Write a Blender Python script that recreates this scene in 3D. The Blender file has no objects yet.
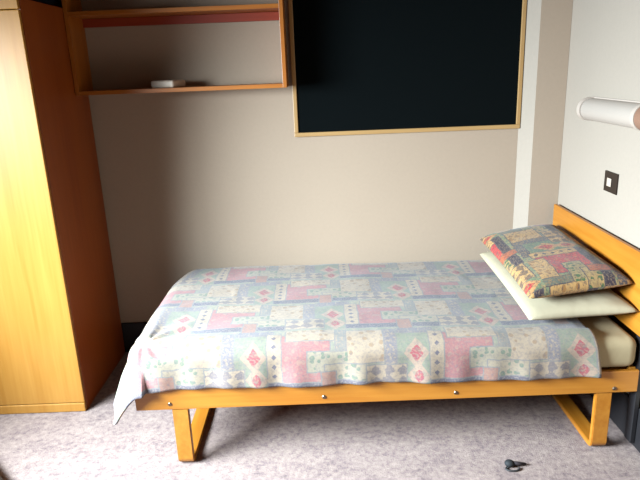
import bpy, bmesh, math, random
from mathutils import Vector, Matrix, noise
sc = bpy.context.scene
col = sc.collection
random.seed(4)

# ---------------------------------------------------------------- camera
cam_d = bpy.data.cameras.new('camera'); cam = bpy.data.objects.new('camera', cam_d); col.objects.link(cam)
cam_d.sensor_width = 36.0; cam_d.sensor_fit = 'HORIZONTAL'; cam_d.lens = 590.915 / 640 * 36.0
R_ = Vector((0.99923835, -0.01001547, -0.03771483)); U_ = Vector((0.03901108, 0.27928350, 0.95941590)); F_ = Vector((-0.00092413, 0.96015645, -0.27946150))
cam.matrix_world = Matrix(((R_.x, U_.x, -F_.x, -1.309327), (R_.y, U_.y, -F_.y, -3.247716), (R_.z, U_.z, -F_.z, 1.593408), (0, 0, 0, 1)))
cam_d.clip_start = 0.02
sc.camera = cam

# ---------------------------------------------------------------- world, light, exposure
w = bpy.data.worlds.new('world'); sc.world = w; w.use_nodes = True
w.node_tree.nodes['Background'].inputs[0].default_value = (0.75, 0.86, 1.0, 1)
w.node_tree.nodes['Background'].inputs[1].default_value = 0.15
WIN = dict(y0=-3.10, y1=-1.10, z0=.95, z1=2.10)      # window opening in the left wall
la = bpy.data.lights.new('window_daylight', 'AREA'); la.shape = 'RECTANGLE'
la.size = 1.6; la.size_y = .8; la.energy = 75; la.spread = math.radians(95); la.color = (0.66, 0.86, 1.0)
lo = bpy.data.objects.new('window_daylight', la); col.objects.link(lo)
lo.location = (-3.66, -2.10, 1.55)
lo.rotation_euler = Vector((1.0, 0.30, -0.50)).to_track_quat('-Z', 'Y').to_euler()
sc.view_settings.view_transform = 'Standard'; sc.view_settings.look = 'None'
sc.view_settings.gamma = 1.0; sc.view_settings.exposure = 2.2
sc.view_settings.use_curve_mapping = False

# ---------------------------------------------------------------- helpers
def obj(name, bm, m=None, parent=None, smooth=False, kind=None):
    me = bpy.data.meshes.new(name); bm.normal_update(); bm.to_mesh(me); bm.free()
    o = bpy.data.objects.new(name, me); col.objects.link(o)
    if m: me.materials.append(m)
    if smooth:
        for p in me.polygons: p.use_smooth = True
    if parent is not None:
        o.parent = parent
        o.matrix_parent_inverse = Matrix.Translation(-Vector(parent.location))
    if kind: o['kind'] = kind
    return o

def thing(name, label, cat, loc):
    o = bpy.data.objects.new(name, None); col.objects.link(o); o.location = loc
    o.empty_display_size = 0.1
    o['label'] = label; o['category'] = cat
    return o

def tag(o, label, cat, group=None):
    o['label'] = label; o['category'] = cat
    if group: o['group'] = group
    return o

def bx(bm, x0, x1, y0, y1, z0, z1, bev=0.0, seg=2):
    t = bmesh.new()
    bmesh.ops.create_cube(t, size=1.0)
    for v in t.verts:
        v.co = Vector(((x0 + x1) / 2 + v.co.x * (x1 - x0), (y0 + y1) / 2 + v.co.y * (y1 - y0), (z0 + z1) / 2 + v.co.z * (z1 - z0)))
    if bev > 0:
        bmesh.ops.bevel(t, geom=t.edges[:], offset=bev, segments=seg, profile=0.5, affect='EDGES')
    me = bpy.data.meshes.new('tmp'); t.to_mesh(me); t.free(); bm.from_mesh(me); bpy.data.meshes.remove(me)
    return bm

def box(*a, **k): return bx(bmesh.new(), *a, **k)

def tube(bm, pts, r, seg=12, cap=True):
    pts = [Vector(p) for p in pts]; rings = []
    for i, p in enumerate(pts):
        d = (pts[min(i + 1, len(pts) - 1)] - pts[max(i - 1, 0)]).normalized()
        a = d.orthogonal().normalized() if i == 0 else (a - d * a.dot(d)).normalized()
        b = d.cross(a); rr = r[i] if isinstance(r, (list, tuple)) else r
        rings.append([bm.verts.new(p + (a * math.cos(t) + b * math.sin(t)) * rr) for t in [2 * math.pi * k / seg for k in range(seg)]])
    for i in range(len(rings) - 1):
        for k in range(seg):
            bm.faces.new((rings[i][k], rings[i][(k + 1) % seg], rings[i + 1][(k + 1) % seg], rings[i + 1][k]))
    if cap:
        bm.faces.new(rings[0][::-1]); bm.faces.new(rings[-1])
    return bm

# ---------------------------------------------------------------- materials
ALB = (.455, .336, .268)      # every surface is this much darker than a white-balanced reading; exposure makes up for it
class NT:
    def __init__(s, name):
        s.m = bpy.data.materials.new(name); s.m.use_nodes = True; s.t = s.m.node_tree
        s.b = s.t.nodes['Principled BSDF']
    def n(s, typ, **kw):
        x = s.t.nodes.new(typ)
        for k, v in kw.items(): setattr(x, k, v)
        return x
    def l(s, a, b):
        if b.name == 'Base Color':
            x = s.n('ShaderNodeMix', data_type='RGBA', blend_type='MULTIPLY'); x.inputs[0].default_value = 1
            s.t.links.new(a, x.inputs[6]); x.inputs[7].default_value = ALB + (1,); a = x.outputs[2]
        s.t.links.new(a, b)
    def put(s, sock, v):
        if isinstance(v, bpy.types.NodeSocket): s.l(v, sock)
        else: sock.default_value = v
    def math(s, op, a, b=None, c=None):
        x = s.n('ShaderNodeMath', operation=op); s.put(x.inputs[0], a)
        if b is not None: s.put(x.inputs[1], b)
        if c is not None: s.put(x.inputs[2], c)
        return x.outputs[0]
    def mix(s, f, a, b, mode='MIX'):
        x = s.n('ShaderNodeMix', data_type='RGBA', blend_type=mode)
        s.put(x.inputs[0], f); s.put(x.inputs[6], a); s.put(x.inputs[7], b)
        return x.outputs[2]
    def coord(s, which='Object', scale=(1, 1, 1)):
        c = s.n('ShaderNodeTexCoord'); mp = s.n('ShaderNodeMapping'); mp.inputs['Scale'].default_value = scale
        s.l(c.outputs[which], mp.inputs[0]); return mp.outputs[0]
    def noise(s, vec, scale, detail=3, rough=.5):
        x = s.n('ShaderNodeTexNoise'); s.l(vec, x.inputs['Vector']); x.inputs['Scale'].default_value = scale
        x.inputs['Detail'].default_value = detail; x.inputs['Roughness'].default_value = rough
        return x.outputs['Fac']
    def ramp(s, f, stops):
        x = s.n('ShaderNodeValToRGB'); s.l(f, x.inputs[0]); e = x.color_ramp.elements
        while len(e) < len(stops): e.new(0.5)
        for i, (p, c) in enumerate(stops): e[i].position = p; e[i].color = tuple(c) + (1,)
        return x.outputs[0]
    def bump(s, h, strength, dist=0.01):
        x = s.n('ShaderNodeBump'); x.inputs['Strength'].default_value = strength; x.inputs['Distance'].default_value = dist
        s.l(h, x.inputs['Height']); s.l(x.outputs[0], s.b.inputs['Normal'])

def srgb(r, g, b):
    f = lambda c: (c / 255 / 12.92) if c / 255 <= .04045 else ((c / 255 + .055) / 1.055) ** 2.4
    return (f(r), f(g), f(b))

def plain(name, c, rough=.5, metal=0., bumps=None):
    m = NT(name); v = m.coord('Object')
    f = m.noise(v, 30, 3)
    m.l(m.mix(f, tuple(x * .92 for x in c) + (1,), tuple(min(1, x * 1.06) for x in c) + (1,)), m.b.inputs['Base Color'])
    m.b.inputs['Roughness'].default_value = rough; m.b.inputs['Metallic'].default_value = metal
    if bumps: m.bump(m.noise(v, bumps[0], 4), bumps[1], .004)
    return m.m

def wood(name, axis, dark, light, rough=.38, scale=1.0):
    m = NT(name); sc_ = [9, 9, 9]; sc_[axis] = .7
    v = m.coord('Object', tuple(x * scale for x in sc_))
    n1 = m.noise(v, 1.6, 5, .6)
    sc2 = [70, 70, 70]; sc2[axis] = 2.2
    n2 = m.noise(m.coord('Object', tuple(sc2)), 1.0, 3, .6)
    f = m.math('ADD', m.math('MULTIPLY', n1, .65), m.math('MULTIPLY', n2, .35))
    m.l(m.ramp(f, [(.36, dark), (.5, tuple((a + b) / 2 for a, b in zip(dark, light))), (.66, light)]), m.b.inputs['Base Color'])
    m.b.inputs['Roughness'].default_value = rough
    m.bump(n2, .06, .002)
    return m.m

WD, WL = (.60, .250, .020), (.80, .40, .055)
wood_x = wood('beech_along_x', 0, WD, WL)
wood_y = wood('beech_along_y', 1, WD, WL)
wood_z = wood('beech_along_z', 2, WD, WL)
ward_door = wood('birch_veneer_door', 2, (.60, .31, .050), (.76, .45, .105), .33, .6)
ward_shaded = wood('birch_veneer_shaded', 2, (.40, .095, .008), (.52, .145, .013), .4, .6)  # wardrobe veneer darkened and reddened, the shade of the side put into the colour
shelf_x = wood('shelf_wood_x', 0, (.52, .17, .013), (.70, .28, .024), .42)
shelf_z = wood('shelf_wood_z', 2, (.52, .17, .013), (.70, .28, .024), .42)
pale_x = wood('pale_frame_x', 0, (.62, .42, .16), (.74, .54, .25), .45)
pale_z = wood('pale_frame_z', 2, (.62, .42, .16), (.74, .54, .25), .45)

def wallmat(name, c):
    m = NT(name); v = m.coord('Object')
    a = m.noise(v, 55, 4, .65); b = m.noise(v, 2.0, 3)
    f = m.math('ADD', m.math('MULTIPLY', a, .6), m.math('MULTIPLY', b, .4))
    m.l(m.ramp(f, [(.3, tuple(x * .95 for x in c)), (.7, tuple(x * 1.03 for x in c))]), m.b.inputs['Base Color'])
    m.b.inputs['Roughness'].default_value = .85
    m.b.inputs['Specular IOR Level'].default_value = .2
    m.bump(a, .12, .004)
    return m.m
wall_m = wallmat('woodchip_wall_paint', (.66, .62, .54))
wall_r = wallmat('wall_paint_bluish_light', (.57, .585, .56))  # same paint as the back wall, cooler to carry the bluish light
warm_m = wallmat('warm_room_paint', (.20, .12, .06))
ceil_m = wallmat('ceiling_paint', (.22, .15, .09))
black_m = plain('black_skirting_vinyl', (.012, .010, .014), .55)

def carpet():
    m = NT('mottled_carpet'); v = m.coord('Object')
    a = m.noise(v, 42, 4, .7); b = m.noise(v, 140, 3, .7); c = m.noise(v, 9, 3, .6)
    f = m.math('ADD', m.math('ADD', m.math('MULTIPLY', a, .5), m.math('MULTIPLY', b, .25)), m.math('MULTIPLY', c, .25))
    colr = m.ramp(f, [(.38, srgb(142, 137, 148)), (.47, srgb(173, 168, 176)), (.53, srgb(188, 184, 189)), (.62, srgb(206, 203, 206))])
    m.l(colr, m.b.inputs['Base Color'])
    m.b.inputs['Roughness'].default_value = .95; m.b.inputs['Specular IOR Level'].default_value = .05
    m.bump(b, .5, .006)
    return m.m
carpet_m = carpet()

def patchwork(name, P, fade):
    """Patchwork print: UVs are metres on the cloth; a 0.65 m repeat, every 0.30 m row shifted by half."""
    m = NT(name)
    tc = m.n('ShaderNodeTexCoord'); sp = m.n('ShaderNodeSeparateXYZ'); m.l(tc.outputs['UV'], sp.inputs[0])
    wob = m.noise(tc.outputs['UV'], 22, 2)
    wv = m.math('MULTIPLY', m.math('SUBTRACT', wob, .5), .012)
    U0 = m.math('ADD', m.math('ADD', sp.outputs[0], 1.22 + 6.5), wv); V0 = m.math('ADD', m.math('ADD', sp.outputs[1], -.41 + 3.0), wv)
    row = m.math('FLOOR', m.math('DIVIDE', V0, .30))
    v = m.math('SUBTRACT', V0, m.math('MULTIPLY', row, .30))
    u = m.math('MODULO', m.math('ADD', m.math('SUBTRACT', U0, m.math('MULTIPLY', row, .325)), 65.0), .65)
    cb = m.n('ShaderNodeCombineXYZ'); m.l(u, cb.inputs[0]); m.l(v, cb.inputs[1]); uv = cb.outputs[0]
    tex_f = m.noise(uv, 120, 2); tex_m = m.noise(uv, 45, 3)
    dots = m.n('ShaderNodeTexVoronoi'); m.l(uv, dots.inputs['Vector']); dots.inputs['Scale'].default_value = 32
    dmask = m.math('LESS_THAN', dots.outputs['Distance'], .33)
    speck = m.math('GREATER_THAN', m.noise(uv, 85, 2, .7), .55); weave = m.math('GREATER_THAN', m.noise(tc.outputs['UV'], 60, 2, .6), .57)
    def lerp(a, b, t): return tuple(x * (1 - t) + y * t for x, y in zip(a, b))
    def C(c): return tuple(c) + (1,)
    cur = m.mix(m.math('GREATER_THAN', tex_m, .52), C(P['mint']), C(lerp(P['mint'], P['cream'], .45)))
    line = lerp(P['blue'], P['navy' if 'rich' in name else 'mint'], .3)
    def sdf(u0, u1, v0, v1):
        s = m.n('ShaderNodeVectorMath', operation='SUBTRACT'); m.l(uv, s.inputs[0]); s.inputs[1].default_value = ((u0 + u1) / 2, (v0 + v1) / 2, 0)
        a = m.n('ShaderNodeVectorMath', operation='ABSOLUTE'); m.l(s.outputs[0], a.inputs[0])
        h = m.n('ShaderNodeVectorMath', operation='SUBTRACT'); m.l(a.outputs[0], h.inputs[0]); h.inputs[1].default_value = ((u1 - u0) / 2, (v1 - v0) / 2, 1)
        q = m.n('ShaderNodeSeparateXYZ'); m.l(h.outputs[0], q.inputs[0])
        return m.math('MAXIMUM', q.outputs[0], q.outputs[1])
    def rect(r, base, pat=None, pc=None, outline=True):
        nonlocal cur
        rs = [r]
        if r[0] < 0: rs = [(0, r[1], r[2], r[3]), (r[0] + .65, .651, r[2], r[3])]
        for q in rs:
            d = sdf(*q)
            if outline: cur = m.mix(m.math('LESS_THAN', d, .0048), cur, C(line))
            c = m.mix(pat, C(base), C(pc)) if pat is not None else C(base)
            cur = m.mix(m.math('LESS_THAN', d, 0.0), cur, c)
    blot = m.math('GREATER_THAN', tex_m, .55); fine = m.math('GREATER_THAN', tex_f, .54)
    rect((.195, .325, .05, .285), lerp(P['mint'], P['green'], .35), speck, P['mint'], False)
    rect((.15, .195, .01, .20), P['blue'], speck, P['cream'])
    rect((.605, .645, .0, .12), lerp(P['blue'], P['mint'], .4), speck, P['cream'])
    rect((0, .145, .015, .175), P['cream'], dmask, P['tan'])
    rect((.205, .35, 0, .042), P['blue'], fine, lerp(P['blue'], P['cream'], .4))
    rect((.385, .58, .045, .245), P['pink'], dmask, lerp(P['pink'], P['cream'], .35))
    rect((.33, .383, .035, .25), P['cream'])
    rect((.405, .60, .0, .075), P['cream'], dmask, P['tan'])
    rect((.49, .65, .125, .205), lerp(P['cream'], P['mint'], .5), dmask, P['green'])
    rect((-.09, .07, .18, .245), lerp(P['cream'], P['mint'], .3), dmask, P['green'])
    rect((.33, .54, .25, .285), P['navy'], fine, lerp(P['navy'], P['blue'], .6))
    rect((-.09, .07, .25, .285), P['navy'], fine, P['blue'])
    rect((.545, .60, .21, .30), lerp(P['pink'], P['tan'], .5))
    # row of little bow ties
    cu = m.math('ABSOLUTE', m.math('SUBTRACT', m.math('FRACT', m.math('DIVIDE', u, .055)), .5))
    cv = m.math('ABSOLUTE', m.math('SUBTRACT', m.math('FRACT', m.math('DIVIDE', m.math('SUBTRACT', v, .19), .045)), .5))
    rect((.075, .235, .19, .28), P['cream'], m.math('MULTIPLY', m.math('LESS_THAN', m.math('ADD', cv, m.math('MULTIPLY', m.math('SUBTRACT', tex_m, .5), 1.2)), m.math('MULTIPLY', cu, .95)), .75), P['navy'])
    # dotted columns
    inside = m.math('LESS_THAN', sdf(.335, .378, .045, .245), 0)
    fv = m.math('ABSOLUTE', m.math('SUBTRACT', m.math('FRACT', m.math('DIVIDE', v, .04)), .5)); fu = m.math('ABSOLUTE', m.math('SUBTRACT', u, .356))
    dot = m.math('MULTIPLY', inside, m.math('LESS_THAN', m.math('ADD', m.math('MULTIPLY', fv, .04), fu), .011))
    cur = m.mix(dot, cur, C(P['navy']))
    # heart-like roses with a cream diamond halo
    for (ru, rv, rs) in ((.275, .14, .030), (.285, .235, .027)):
        du = m.math('ABSOLUTE', m.math('SUBTRACT', u, ru)); dv = m.math('ABSOLUTE', m.math('SUBTRACT', v, rv))
        d = m.math('ADD', m.math('MULTIPLY', du, 1.0), m.math('MULTIPLY', dv, .8))
        cur = m.mix(m.math('LESS_THAN', d, rs * 1.75), cur, C(lerp(P['cream'], P['pink'], .18)))
        e = m.math('ADD', m.math('MULTIPLY', d, .55), m.math('MULTIPLY', tex_m, .012))
        cur = m.mix(m.math('LESS_THAN', e, rs * .72), cur, m.mix(fine, C(P['rose']), C(lerp(P['rose'], P['cream'], .3))))
    # mint leaves
    cur = m.mix(m.math('MULTIPLY', m.math('LESS_THAN', sdf(.20, .325, .05, .28), 0), m.math('MULTIPLY', dmask, .35)), cur, C(P['green']))
    # small all-over print of sprigs and stitches
    cur = m.mix(m.math('MULTIPLY', speck, .30 if 'faded' in name else .6), cur, C(lerp(P['blue'], P['navy'], .5)))
    cur = m.mix(m.math('MULTIPLY', weave, .22), cur, C(P['navy']))
    # worn print
    cur = m.mix(m.math('MULTIPLY', m.math('MULTIPLY', fine, .22), 1.0), cur, C(P['cream']))
    big = m.noise(tc.outputs['UV'], 6, 2)
    cur = m.mix(m.math('MULTIPLY', big, fade), cur, C(P['cream']))
    if 'faded' in name: cur = m.mix(.16, cur, C(srgb(158, 162, 170)))  # even grey mixed in as light haze over the duvet
    m.l(cur, m.b.inputs['Base Color'])
    m.b.inputs['Roughness'].default_value = .9; m.b.inputs['Specular IOR Level'].default_value = .1
    m.b.inputs['Sheen Weight'].default_value = .1
    m.bump(m.noise(tc.outputs['UV'], 14, 3), .15, .012)
    return m.m
duvet_m = patchwork('faded_patchwork_print', dict(mint=srgb(156, 177, 168), cream=srgb(197, 192, 177), blue=srgb(134, 144, 168), navy=srgb(100, 108, 140),  # 'faded' here is the light haze put into the print colours
                    pink=srgb(186, 130, 144), rose=srgb(188, 82, 108), tan=srgb(172, 156, 134), green=srgb(118, 152, 142)), .2)  # same fabric as the pillow, colours paled for the haze of light
pillow_m = patchwork('rich_patchwork_print', dict(mint=srgb(128, 156, 132), cream=srgb(206, 178, 124), blue=srgb(88, 96, 112), navy=srgb(52, 50, 76),
                    pink=srgb(192, 66, 82), rose=srgb(196, 44, 66), tan=srgb(172, 134, 84), green=srgb(72, 118, 88)), .12)

def cloth_white(name, c):
    m = NT(name); v = m.coord('Object')
    m.l(m.mix(m.noise(v, 8, 3), tuple(x * .94 for x in c) + (1,), tuple(c) + (1,)), m.b.inputs['Base Color'])
    m.b.inputs['Roughness'].default_value = .8; m.b.inputs['Specular IOR Level'].default_value = .2
    m.bump(m.noise(v, 18, 3), .2, .01)
    return m.m
pillow_white = cloth_white('white_pillow_cotton', srgb(214, 220, 200))
mattress_m = cloth_white('cream_mattress_cover', srgb(214, 214, 184))

# ---------------------------------------------------------------- room shell
LX, FY, CZ = -3.62, -5.2, 2.6
obj('floor', box(LX, .05, FY, .05, -.06, 0), carpet_m, kind='structure')
obj('ceiling', box(LX - .2, .2, FY - .2, .2, CZ, CZ + .08), ceil_m, kind='structure')
obj('wall_back', box(LX - .2, .2, 0, .15, -.06, CZ), wall_m, kind='structure')
obj('wall_right', box(0, .15, FY, 0, -.06, CZ), wall_r, kind='structure')
obj('wall_front', box(LX - .2, .2, FY - .15, FY, -.06, CZ), warm_m, kind='structure')
b = bmesh.new()
bx(b, LX - .15, LX, FY, WIN['y0'], -.06, CZ); bx(b, LX - .15, LX, WIN['y1'], 0, -.06, CZ)
bx(b, LX - .15, LX, WIN['y0'], WIN['y1'], -.06, WIN['z0']); bx(b, LX - .15, LX, WIN['y0'], WIN['y1'], WIN['z1'], CZ)
obj('wall_left', b, warm_m, kind='structure')
# boxed-in pipe run in the far right corner, left side splayed
b = bmesh.new()
ptsL = [(-.001, -.0896), (-.1587, -.0896), (-.2103, -.001), (-.001, -.001)]
bot = [b.verts.new((x, y, 0)) for x, y in ptsL]; top = [b.verts.new((x, y, CZ)) for x, y in ptsL]
for i in range(4): b.faces.new((bot[i], top[i], top[(i + 1) % 4], bot[(i + 1) % 4]))
b.faces.new(bot); b.faces.new(top[::-1])
bmesh.ops.recalc_face_normals(b, faces=b.faces[:])
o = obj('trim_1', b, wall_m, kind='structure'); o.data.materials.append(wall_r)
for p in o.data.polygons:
    if p.normal.x < -.5: p.material_index = 1  # left face takes the tone with the bluish light in it
obj('baseboard_back', box(LX, -.2103, -.018, -.001, 0, .185, bev=.003), black_m, kind='structure')
obj('baseboard_right', box(-.014, -.001, FY, -.0896, 0, .185, bev=.003), black_m, kind='structure')
obj('baseboard_left', box(LX + .001, LX + .016, FY, -.03, 0, .185, bev=.003), black_m, kind='structure')
# window: frame and panes in the left wall
wf = bmesh.new(); y0, y1, z0, z1 = WIN['y0'], WIN['y1'], WIN['z0'], WIN['z1']
for q in ((y0, y0 + .05, z0, z1), (y1 - .05, y1, z0, z1), (y0 + .05, y1 - .05, z0, z0 + .05), (y0 + .05, y1 - .05, z1 - .05, z1), ((y0 + y1) / 2 - .025, (y0 + y1) / 2 + .025, z0 + .05, z1 - .05)):
    bx(wf, LX - .09, LX - .04, *q, bev=.004)
win = obj('window_1', wf, plain('white_window_paint', (.75, .75, .72), .4), kind='structure')
g = NT('window_glass'); tr = g.n('ShaderNodeBsdfTransparent'); gl = g.n('ShaderNodeBsdfGlossy'); gl.inputs['Roughness'].default_value = .02
mx = g.n('ShaderNodeMixShader'); mx.inputs[0].default_value = .06; g.l(tr.outputs[0], mx.inputs[1]); g.l(gl.outputs[0], mx.inputs[2])
g.l(mx.outputs[0], g.t.nodes['Material Output'].inputs[0])
obj('window_pane', box(LX - .068, LX - .062, y0 + .05, y1 - .05, z0 + .05, z1 - .05), g.m, parent=win)

# ---------------------------------------------------------------- wardrobe
XW0, XW1, YW, ZW = -3.30, -2.5055, -.635, 1.917
wr = thing('wardrobe', 'tall light birch wardrobe standing against the left end of the back wall', 'wardrobe', ((XW0 + XW1) / 2, -.33, 0))
obj('side_panel', box(XW1 - .02, XW1, YW + .002, -.022, .0, ZW, bev=.0015), ward_shaded, wr)
obj('side_panel', box(XW0, XW0 + .02, YW + .002, -.022, .0, ZW, bev=.0015), ward_shaded, wr)
obj('back_panel', box(XW0 + .02, XW1 - .02, -.034, -.024, .0, ZW - .02), ward_shaded, wr)
obj('top_panel', box(XW0 + .02, XW1 - .02, YW + .004, -.036, ZW - .02, ZW, bev=.001), ward_shaded, wr)
obj('top_rail', box(XW0, XW1 - .001, YW - .018, YW, ZW - .045, ZW + .001, bev=.003), ward_door, wr)
obj('plinth', box(XW0, XW1 - .001, YW - .022, YW, .001, .047, bev=.004), ward_door, wr)
xm = (XW0 + XW1) / 2
for a, c, hx in ((XW0 + .001, XW1 - .001, XW0 + .06),):
    d = obj('door', box(a, c, YW - .018, YW, .050, ZW - .048, bev=.003), ward_door, wr)
    hb = tube(bmesh.new(), [(hx, YW - .018, 1.0), (hx, YW - .045, 1.0), (hx, YW - .045, 1.12), (hx, YW - .018, 1.12)], .005)
    obj('handle', hb, plain('brushed_steel', (.5, .5, .5), .3, 1.0), d, smooth=True)

# ---------------------------------------------------------------- bag on top of the wardrobe
bg = thing('holdall_bag', 'dark blue bag lying on top of the wardrobe by the wall shelf', 'bag', (-2.8, -.28, ZW))
navy = plain('navy_nylon', srgb(24, 34, 64), .6, 0, (60, .3))
b = box(-3.15, -2.53, -.42, -.12, ZW + .002, ZW + .26, bev=.06, seg=5)
obj('bag_body', b, navy, bg, smooth=True)
obj('carry_handle', tube(bmesh.new(), [(-3.0, -.27, ZW + .255), (-2.95, -.27, ZW + .31), (-2.75, -.27, ZW + .31), (-2.7, -.27, ZW + .255)], .01), black_m, bg, smooth=True)

# ---------------------------------------------------------------- wall shelf
SL, SR, SY, SB = -2.503, -1.4471, -.2024, 1.5055
sh = thing('wall_shelf', 'open wooden wall shelf with three boards, fixed beside the wardrobe', 'shelf', ((SL + SR) / 2, -.1, SB))
T = .020
obj('side_panel', box(SL, SL + T, SY, -.002, SB, 2.2, bev=.0015), shelf_z, sh)
obj('side_panel', box(SR - T, SR, SY, -.002, SB, 2.2, bev=.0015), shelf_z, sh)
for z in (SB, 1.8985 - T, 2.18):
    obj('shelf_board', box(SL + T, SR - T, SY + .003, -.002, z, z + T, bev=.001), shelf_x, sh)
rail_m = wood('dark_rail_wood', 0, (.42, .05, .006), (.52, .07, .01), .5)
obj('hanging_rail', box(SL + T, SR - T, -.020, -.002, 1.8985 - T - .042, 1.8985 - T - .001, bev=.001), rail_m, sh)

# white box on the lowest board
b = box(-.075, .075, -.05, .05, 0, .036, bev=.010, seg=3)
bmesh.ops.rotate(b, verts=b.verts, cent=(0, 0, 0), matrix=Matrix.Rotation(math.radians(-30), 3, 'Z'))
bmesh.ops.translate(b, verts=b.verts, vec=(-2.055, -.118, SB + T + .001))
tag(obj('small_box', b, plain('white_plastic', (.95, .92, .84), .5), smooth=True), 'small white rounded box lying on the lowest shelf board', 'box')

# ---------------------------------------------------------------- notice board
BL, BR, BZ, BT = -1.4279, -.2061, 1.2383, 2.12
nb = thing('notice_board', 'large black felt notice board with pale wooden frame on the back wall', 'notice board', ((BL + BR) / 2, -.01, BZ))
fm = NT('black_felt'); fv = fm.coord('Object')
fm.l(fm.mix(fm.noise(fv, 200, 3), (.0005, .002, .0025, 1), (.001, .004, .005, 1)), fm.b.inputs['Base Color'])
fm.b.inputs['Roughness'].default_value = .9; fm.b.inputs['Specular IOR Level'].default_value = .08; fm.bump(fm.noise(fv, 300, 3), .2, .002)
obj('felt_panel', box(BL + .01, BR - .01, -.010, -.002, BZ + .01, BT - .01), fm.m, nb)
FW = .022
def strip(x0, x1, z0, z1, m_): obj('frame_strip', box(x0, x1, -.018, -.002, z0, z1, bev=.003), m_, nb)
strip(BL, BR, BZ, BZ + FW, pale_x); strip(BL, BR, BT - FW, BT, pale_x)
strip(BL, BL + FW, BZ + FW, BT - FW, pale_z); strip(BR - FW, BR, BZ + FW, BT - FW, pale_z)

# ---------------------------------------------------------------- wall lamp
wl = thing('wall_lamp', 'white tubular reading lamp fixed to the right wall above the headboard', 'lamp', (0, -.7, 1.38))
dif = NT('opal_diffuser'); dif.l(dif.mix(dif.noise(dif.coord('Object'), 3, 2), (.62, .65, .66, 1), (.70, .73, .74, 1)), dif.b.inputs['Base Color']); dif.b.inputs['Roughness'].default_value = .35
def halftube(y0, y1, r, zc=1.360, xo=-.008, seg=20):
    b = bmesh.new(); A = [b.verts.new((xo, y0, zc - r))]; B = [b.verts.new((xo, y1, zc - r))]
    for k in range(seg + 1):
        t = -math.pi / 2 - math.pi * k / seg
        A.append(b.verts.new((xo - .012 + math.cos(t) * r, y0, zc + math.sin(t) * r))); B.append(b.verts.new((xo - .012 + math.cos(t) * r, y1, zc + math.sin(t) * r)))
    A.append(b.verts.new((xo, y0, zc + r))); B.append(b.verts.new((xo, y1, zc + r)))
    n = len(A)
    for i in range(n): b.faces.new((A[i], A[(i + 1) % n], B[(i + 1) % n], B[i]))
    b.faces.new(A[::-1]); b.faces.new(B); bmesh.ops.recalc_face_normals(b, faces=b.faces[:]); return b
obj('diffuser', halftube(-.885, -.435, .050), dif.m, wl)
white_gloss = plain('white_end_cap', (.80, .81, .81), .3)
for y in ((-.43, -.40), (-.915, -.89)):
    obj('end_cap', halftube(y[0], y[1], .054), white_gloss, wl)
o = obj('switch_housing', halftube(-1.08, -.917, .052), plain('beige_pink_plastic', srgb(168, 138, 122), .5), wl); o['label'] = 'beige housing'
obj('backplate', box(-.008, -.001, -1.08, -.40, 1.32, 1.416, bev=.002), white_gloss, wl)

# ---------------------------------------------------------------- light switch
ls = thing('light_switch', 'dark bronze light switch plate with white rocker on the right wall', 'light switch', (0, -.655, 1.052))
obj('switch_plate', box(-.007, -.001, -.715, -.598, 1.008, 1.100, bev=.002), plain('dark_bronze', (.07, .055, .045), .35, .6), ls)
o = obj('rocker', box(-.012, -.0075, -.668, -.632, 1.035, 1.072, bev=.002), plain('white_rocker', (.8, .8, .76), .35), ls); o['label'] = 'white rocker'

# ---------------------------------------------------------------- bed frame
YF, YB = -1.109, -.135          # front and back faces of the side rails
XH = -.040                       # front of headboard
bed = thing('single_bed', 'light wooden single bed frame with headboard and looped sledge legs', 'bed', (-1.06, -.62, 0))
obj('headboard', box(XH + .004, -.016, -1.135, -.125, .500, .837, bev=.004), wood_y, bed)
fr = obj('side_rail', box(-2.092, -.037, YF, YF + .018, .2708, .3677, bev=.003), wood_x, bed)
obj('side_rail', box(-2.092, -.037, YB - .026, YB, .2708, .3677, bev=.003), wood_x, bed)
obj('end_rail', box(-2.088, -2.062, YF + .027, YB - .027, .2708, .3677, bev=.003), wood_y, bed)
obj('end_rail', box(-.064, -.038, YF + .027, YB - .027, .2708, .3677, bev=.003), wood_y, bed)
for y in (-1.100, -.190):  # black posts added to stand in for shade behind the bed head
    o = obj('shade_post', box(-.0355, -.0165, y, y + .05, .02, .499, bev=.002), black_m, bed); o['label'] = 'black post added as shade behind the bed head'
obj('bed_base', box(-2.061, -.065, YF + .028, YB - .028, .338, .352), wood_x, bed)
bolt_m = plain('bolt_steel', (.35, .32, .28), .35, .9)
for x, z in ((-1.951, .297), (-1.32, .303), (-.781, .299), (-.132, .290)):
    b = bmesh.new(); tube(b, [(x, YF - .004, z), (x, YF - .001, z)], [.006, .009], 14); tube(b, [(x, YF - .001, z), (x, YF + .0005, z)], .009, 14)
    obj('bolt_head', b, bolt_m, fr, smooth=False)
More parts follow.
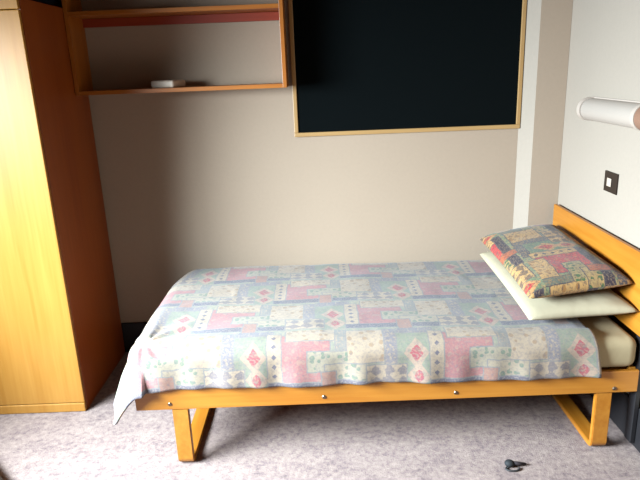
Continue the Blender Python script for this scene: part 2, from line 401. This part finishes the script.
def loop_leg(xa, xb):
    yf, yb_, zt, t, R = YF + .003, YB - .027, .2705, .024, .036
    path = []
    def arc(cy, cz, a0, a1, n=8):
        for k in range(n + 1):
            a = a0 + (a1 - a0) * k / n; path.append((cy + R * math.cos(a), cz + R * math.sin(a), math.cos(a), math.sin(a)))
    path.append((yf, zt, -1, 0)); arc(yf + R, .001 + R, math.pi, math.pi * 1.5); arc(yb_ - R, .001 + R, math.pi * 1.5, math.pi * 2); path.append((yb_, zt, 1, 0))
    b = bmesh.new(); rows = []
    for y, z, ny, nz in path:
        rows.append([b.verts.new(p) for p in ((xa, y, z), (xb, y, z), (xb, y - ny * t, z - nz * t), (xa, y - ny * t, z - nz * t))])
    for i in range(len(rows) - 1):
        for k in range(4): b.faces.new((rows[i][k], rows[i][(k + 1) % 4], rows[i + 1][(k + 1) % 4], rows[i + 1][k]))
    b.faces.new(rows[0]); b.faces.new(rows[-1][::-1]); bmesh.ops.recalc_face_normals(b, faces=b.faces[:])
    es = [e for e in b.edges if abs(e.calc_face_angle(0)) > 1.2]
    bmesh.ops.bevel(b, geom=es, offset=.003, segments=2, affect='EDGES')
    return b
obj('leg', loop_leg(-1.946, -1.880), wood_y, bed)
obj('leg', loop_leg(-.202, -.136), wood_y, bed)

# ---------------------------------------------------------------- mattress
mt = bx(bmesh.new(), -2.045, -.043, YF + .004, YB - .02, .3688, .505, bev=.042, seg=6)
bmesh.ops.recalc_face_normals(mt, faces=mt.faces[:])
mo = obj('mattress', mt, mattress_m, smooth=True)
tag(mo, 'thick cream mattress lying on the wooden bed frame', 'mattress')
def roundrect(x0, x1, ya, yb_, r, z, n=8):
    pts = []
    for cx_, cy_, a0 in ((x1 - r, yb_ - r, 0), (x0 + r, yb_ - r, .5), (x0 + r, ya + r, 1), (x1 - r, ya + r, 1.5)):
        for k in range(n + 1):
            a = math.pi * (a0 + .5 * k / n); pts.append((cx_ + r * math.cos(a), cy_ + r * math.sin(a), z))
    pts.append(pts[0]); return pts

# ---------------------------------------------------------------- duvet
def duvet():
    ZT = .537
    ix0, ix1 = -2.038, -.232        # inner (flat) extents; right end is a free edge
    iy0, iy1 = -1.050, -.165
    Rr = .075
    LF, LFo, LB = .225, .310, .075     # overhang: front, foot, back
    s0, s1 = ix0 - LFo, ix1
    t0, t1 = iy0 - LF, iy1 + LB
    NX, NY = 250, 150
    b = bmesh.new(); uvl = b.loops.layers.uv.new('UVMap'); grid = []; uvs = {}
    for i in range(NX + 1):
        rowv = []
        s = s0 + (s1 - s0) * i / NX
        for j in range(NY + 1):
            t = t0 + (t1 - t0) * j / NY
            # foot hem a little uneven, front hem creeping up towards the right
            qx, qy = max(s, ix0), min(max(t, iy0), iy1)
            dx, dy = s - qx, t - qy
            d = math.hypot(dx, dy)
            n = Vector((dx / d, dy / d)) if d > 1e-6 else Vector((0, 0))
            if dx < 0 and dy < 0:
                d = min(d, .345)
            q = math.pi / 2 * Rr
            if d < q: h, v = Rr * math.sin(d / Rr), Rr * (1 - math.cos(d / Rr))
            else: h, v = Rr + (d - q) * .05, Rr + (d - q)
            flare = 0
            if dx < 0 and dy < 0: flare = .36 * max(0, v - .08)
            elif dx < 0: flare = .06 * max(0, v - .08)
            h += flare
            P = Vector((qx + n.x * h, qy + n.y * h, ZT - v))
            # puffiness and creases on the top
            e = min(1, max(0, (s - ix0 + .05) / .15)) * min(1, max(0, (iy1 + .05 - t) / .12))
            pz = .006 * noise.noise(Vector((s * 2.3, t * 3.1, 1))) + .004 * noise.noise(Vector((s * 7, t * 9, 4)))
            cr = abs(noise.noise(Vector((s * 4.5 + t * 2, t * 3.5 - s * 1.2, 9))))
            pz += .0022 * max(0, 1 - cr * 7) * (.5 + noise.noise(Vector((s * 3, t * 3, 2))))
            P.z += max(-.004, pz + .003) + .014 * min(1, max(0, (-.5 - s) / .6)) * (1 if d == 0 else .9)
            # hanging parts ripple
            if v > .03:
                k = min(1, (v - .03) / .12)
                rp = .006 * math.sin(s * 21 + 1.5 * math.sin(s * 5)) + .004 * math.sin(s * 47) if dy < 0 and dx == 0 else .010 * math.sin(t * 17)
                P.x += n.x * (rp * k + .004 * k); P.y += n.y * (rp * k + .004 * k)
                P.z += .004 * k * math.sin(s * 9 + t * 11)
            if dx < .05: P.x += .07 * max(0, min(1, (t + .40) / .3)) ** 2 * max(0, min(1, (ix0 + .25 - s) / .25)) * max(0, 1 - v / .11)
            # soft folds radiating from the foot corner
            cd = math.hypot(s - (ix0 + .02), t - (iy0 - .02))
            if cd < .32:
                ang = math.atan2(t - iy0, s - ix0)
                P.z += .007 * (1 - cd / .32) * math.sin(ang * 9) * min(1, cd / .06)
            # right free edge sags onto the mattress
            if i > NX - 6: P.z -= .0015 * (i - (NX - 6)) * (1 if dy == 0 else .3)
            if s > -.35 and t < iy0 + .02: P.x += .03 * ((s + .35) / .135) * min(1, max(0, -dy) / .2)
            rowv.append(b.verts.new(P)); uvs[(i, j)] = (s, -t)
        grid.append(rowv)
    for i in range(NX):
        for j in range(NY):
            f = b.faces.new((grid[i][j], grid[i + 1][j], grid[i + 1][j + 1], grid[i][j + 1])); f.smooth = True
            for lp, key in zip(f.loops, ((i, j), (i + 1, j), (i + 1, j + 1), (i, j + 1))): lp[uvl].uv = uvs[key]
    o = obj('duvet', b, duvet_m, smooth=True)
    so = o.modifiers.new('solid', 'SOLIDIFY'); so.thickness = .009; so.offset = -1
    return tag(o, 'light-hazed patchwork duvet in pink, mint and blue spread over the bed', 'duvet')
duvet()

# ---------------------------------------------------------------- pillows
def pillow(name, c, thick_up, thick_dn, m_, uvoff=(0, 0), uvrot=0, seed=0, sag=0.0, N=56, uvs_=1.0):
    """c: four seam corners (near-left, near-right, far-right, far-left)."""
    c = [Vector(p) for p in c]; b = bmesh.new(); uvl = b.loops.layers.uv.new('UVMap'); sides = []
    wx = (c[1] - c[0]).length; wy = (c[3] - c[0]).length
    for side in (1, -1):
        g_ = []
        for i in range(N + 1):
            r = []
            for j in range(N + 1):
                a, d = i / N, j / N; u, v = 2 * a - 1, 2 * d - 1
                pinch_x = 1 - .045 * (1 - v * v) * 0 ; 
                # edges bow inwards between the pointed corners
                uu = u * (1 - .04 * (1 - v * v) * abs(u) ** 3); vv = v * (1 - .04 * (1 - u * u) * abs(v) ** 3)
                A, D = (uu + 1) / 2, (vv + 1) / 2
                P = c[0] * (1 - A) * (1 - D) + c[1] * A * (1 - D) + c[2] * A * D + c[3] * (1 - A) * D
                hh = ((1 - abs(u) ** 3.4) * (1 - abs(v) ** 7))
                hh = max(0, hh) ** .5
                k = thick_up if side > 0 else thick_dn
                wr_ = noise.noise(Vector((u * 1.6 + seed, v * 1.9, side))) * .10 + noise.noise(Vector((u * 5 + seed, v * 6, side))) * .04
                P.z += side * k * hh * (1 + (wr_ if side > 0 else 0)) - sag * hh * (1 if side > 0 else 0)
                r.append(b.verts.new(P)) if side > 0 or (0 < i < N and 0 < j < N) else r.append(sides[0][i][j])
            g_.append(r)
        sides.append(g_)
        for i in range(N):
            for j in range(N):
                q = (g_[i][j], g_[i + 1][j], g_[i + 1][j + 1], g_[i][j + 1]); ks = ((i, j), (i + 1, j), (i + 1, j + 1), (i, j + 1))
                if side < 0: q = q[::-1]; ks = ks[::-1]
                f = b.faces.new(q); f.smooth = True
                for lp, (p_, q_) in zip(f.loops, ks):
                    x, y = (p_ / N - .5) * wx * uvs_, (q_ / N - .5) * wy * uvs_
                    if side < 0: x += .37
                    cr, sr_ = math.cos(uvrot), math.sin(uvrot)
                    lp[uvl].uv = (x * cr - y * sr_ + uvoff[0], x * sr_ + y * cr + uvoff[1])
    return obj(name, b, m_, smooth=True)
p1 = pillow('pillow', [(-.480, -1.055, .584), (-.042, -1.065, .606), (-.050, -.19, .606), (-.452, -.195, .592)], .043, .038, pillow_white, seed=3)
tag(p1, 'plain white pillow lying directly on the duvet under the patterned pillow', 'pillow', 'pillows stacked by the headboard')
p2 = pillow('pillow', [(-.478, -1.035, .668), (-.046, -1.010, .706), (-.052, -.185, .730), (-.465, -.235, .688)], .056, .036, pillow_m, (-.95, .55), math.radians(90), seed=8)
tag(p2, 'patchwork pillow with red and green print on top of the white pillow', 'pillow', 'pillows stacked by the headboard')

# ---------------------------------------------------------------- small things on the floor
cl = thing('hair_clip', 'small black clip lying on the carpet in front of the bed', 'clip', (-.56, -1.21, 0))
blk = plain('black_plastic', (.006, .005, .006), .8)
b = bmesh.new(); bmesh.ops.create_uvsphere(b, u_segments=20, v_segments=12, radius=.018)
for v in b.verts: v.co = Vector((v.co.x * 1.1 - .575, v.co.y - 1.195, v.co.z * .8 + .0165))
obj('clip_head', b, blk, cl, smooth=True)
obj('clip_tail', tube(bmesh.new(), [(-.56, -1.195, .016), (-.535, -1.195, .013), (-.505, -1.192, .008)], [.009, .008, .004]), plain('dark_maroon_plastic', (.02, .004, .005), .8), cl, smooth=True)
ring = [(-.567 + .027 * math.cos(a), -1.214 + .014 * math.sin(a), .0048) for a in [math.pi * (.75 + 1.35 * k / 20) for k in range(21)]]
obj('clip_loop', tube(bmesh.new(), ring, .004, 8), plain('grey_plastic', (.03, .027, .03), .7), cl, smooth=True)

# black case whose corner just enters the picture at the lower left
sw = thing('flat_case', 'black flat case on the carpet at the bottom left corner', 'case', (-2.9, -1.4, 0))
b = box(-.30, .30, -.19, .19, .001, .06, bev=.012, seg=3)
bmesh.ops.rotate(b, verts=b.verts, cent=(0, 0, 0), matrix=Matrix.Rotation(math.radians(-46), 3, 'Z'))
bmesh.ops.translate(b, verts=b.verts, vec=(-2.815, -1.295, 0))
obj('case_body', b, plain('black_leather', (.014, .010, .009), .5, 0, (80, .3)), sw, smooth=False)
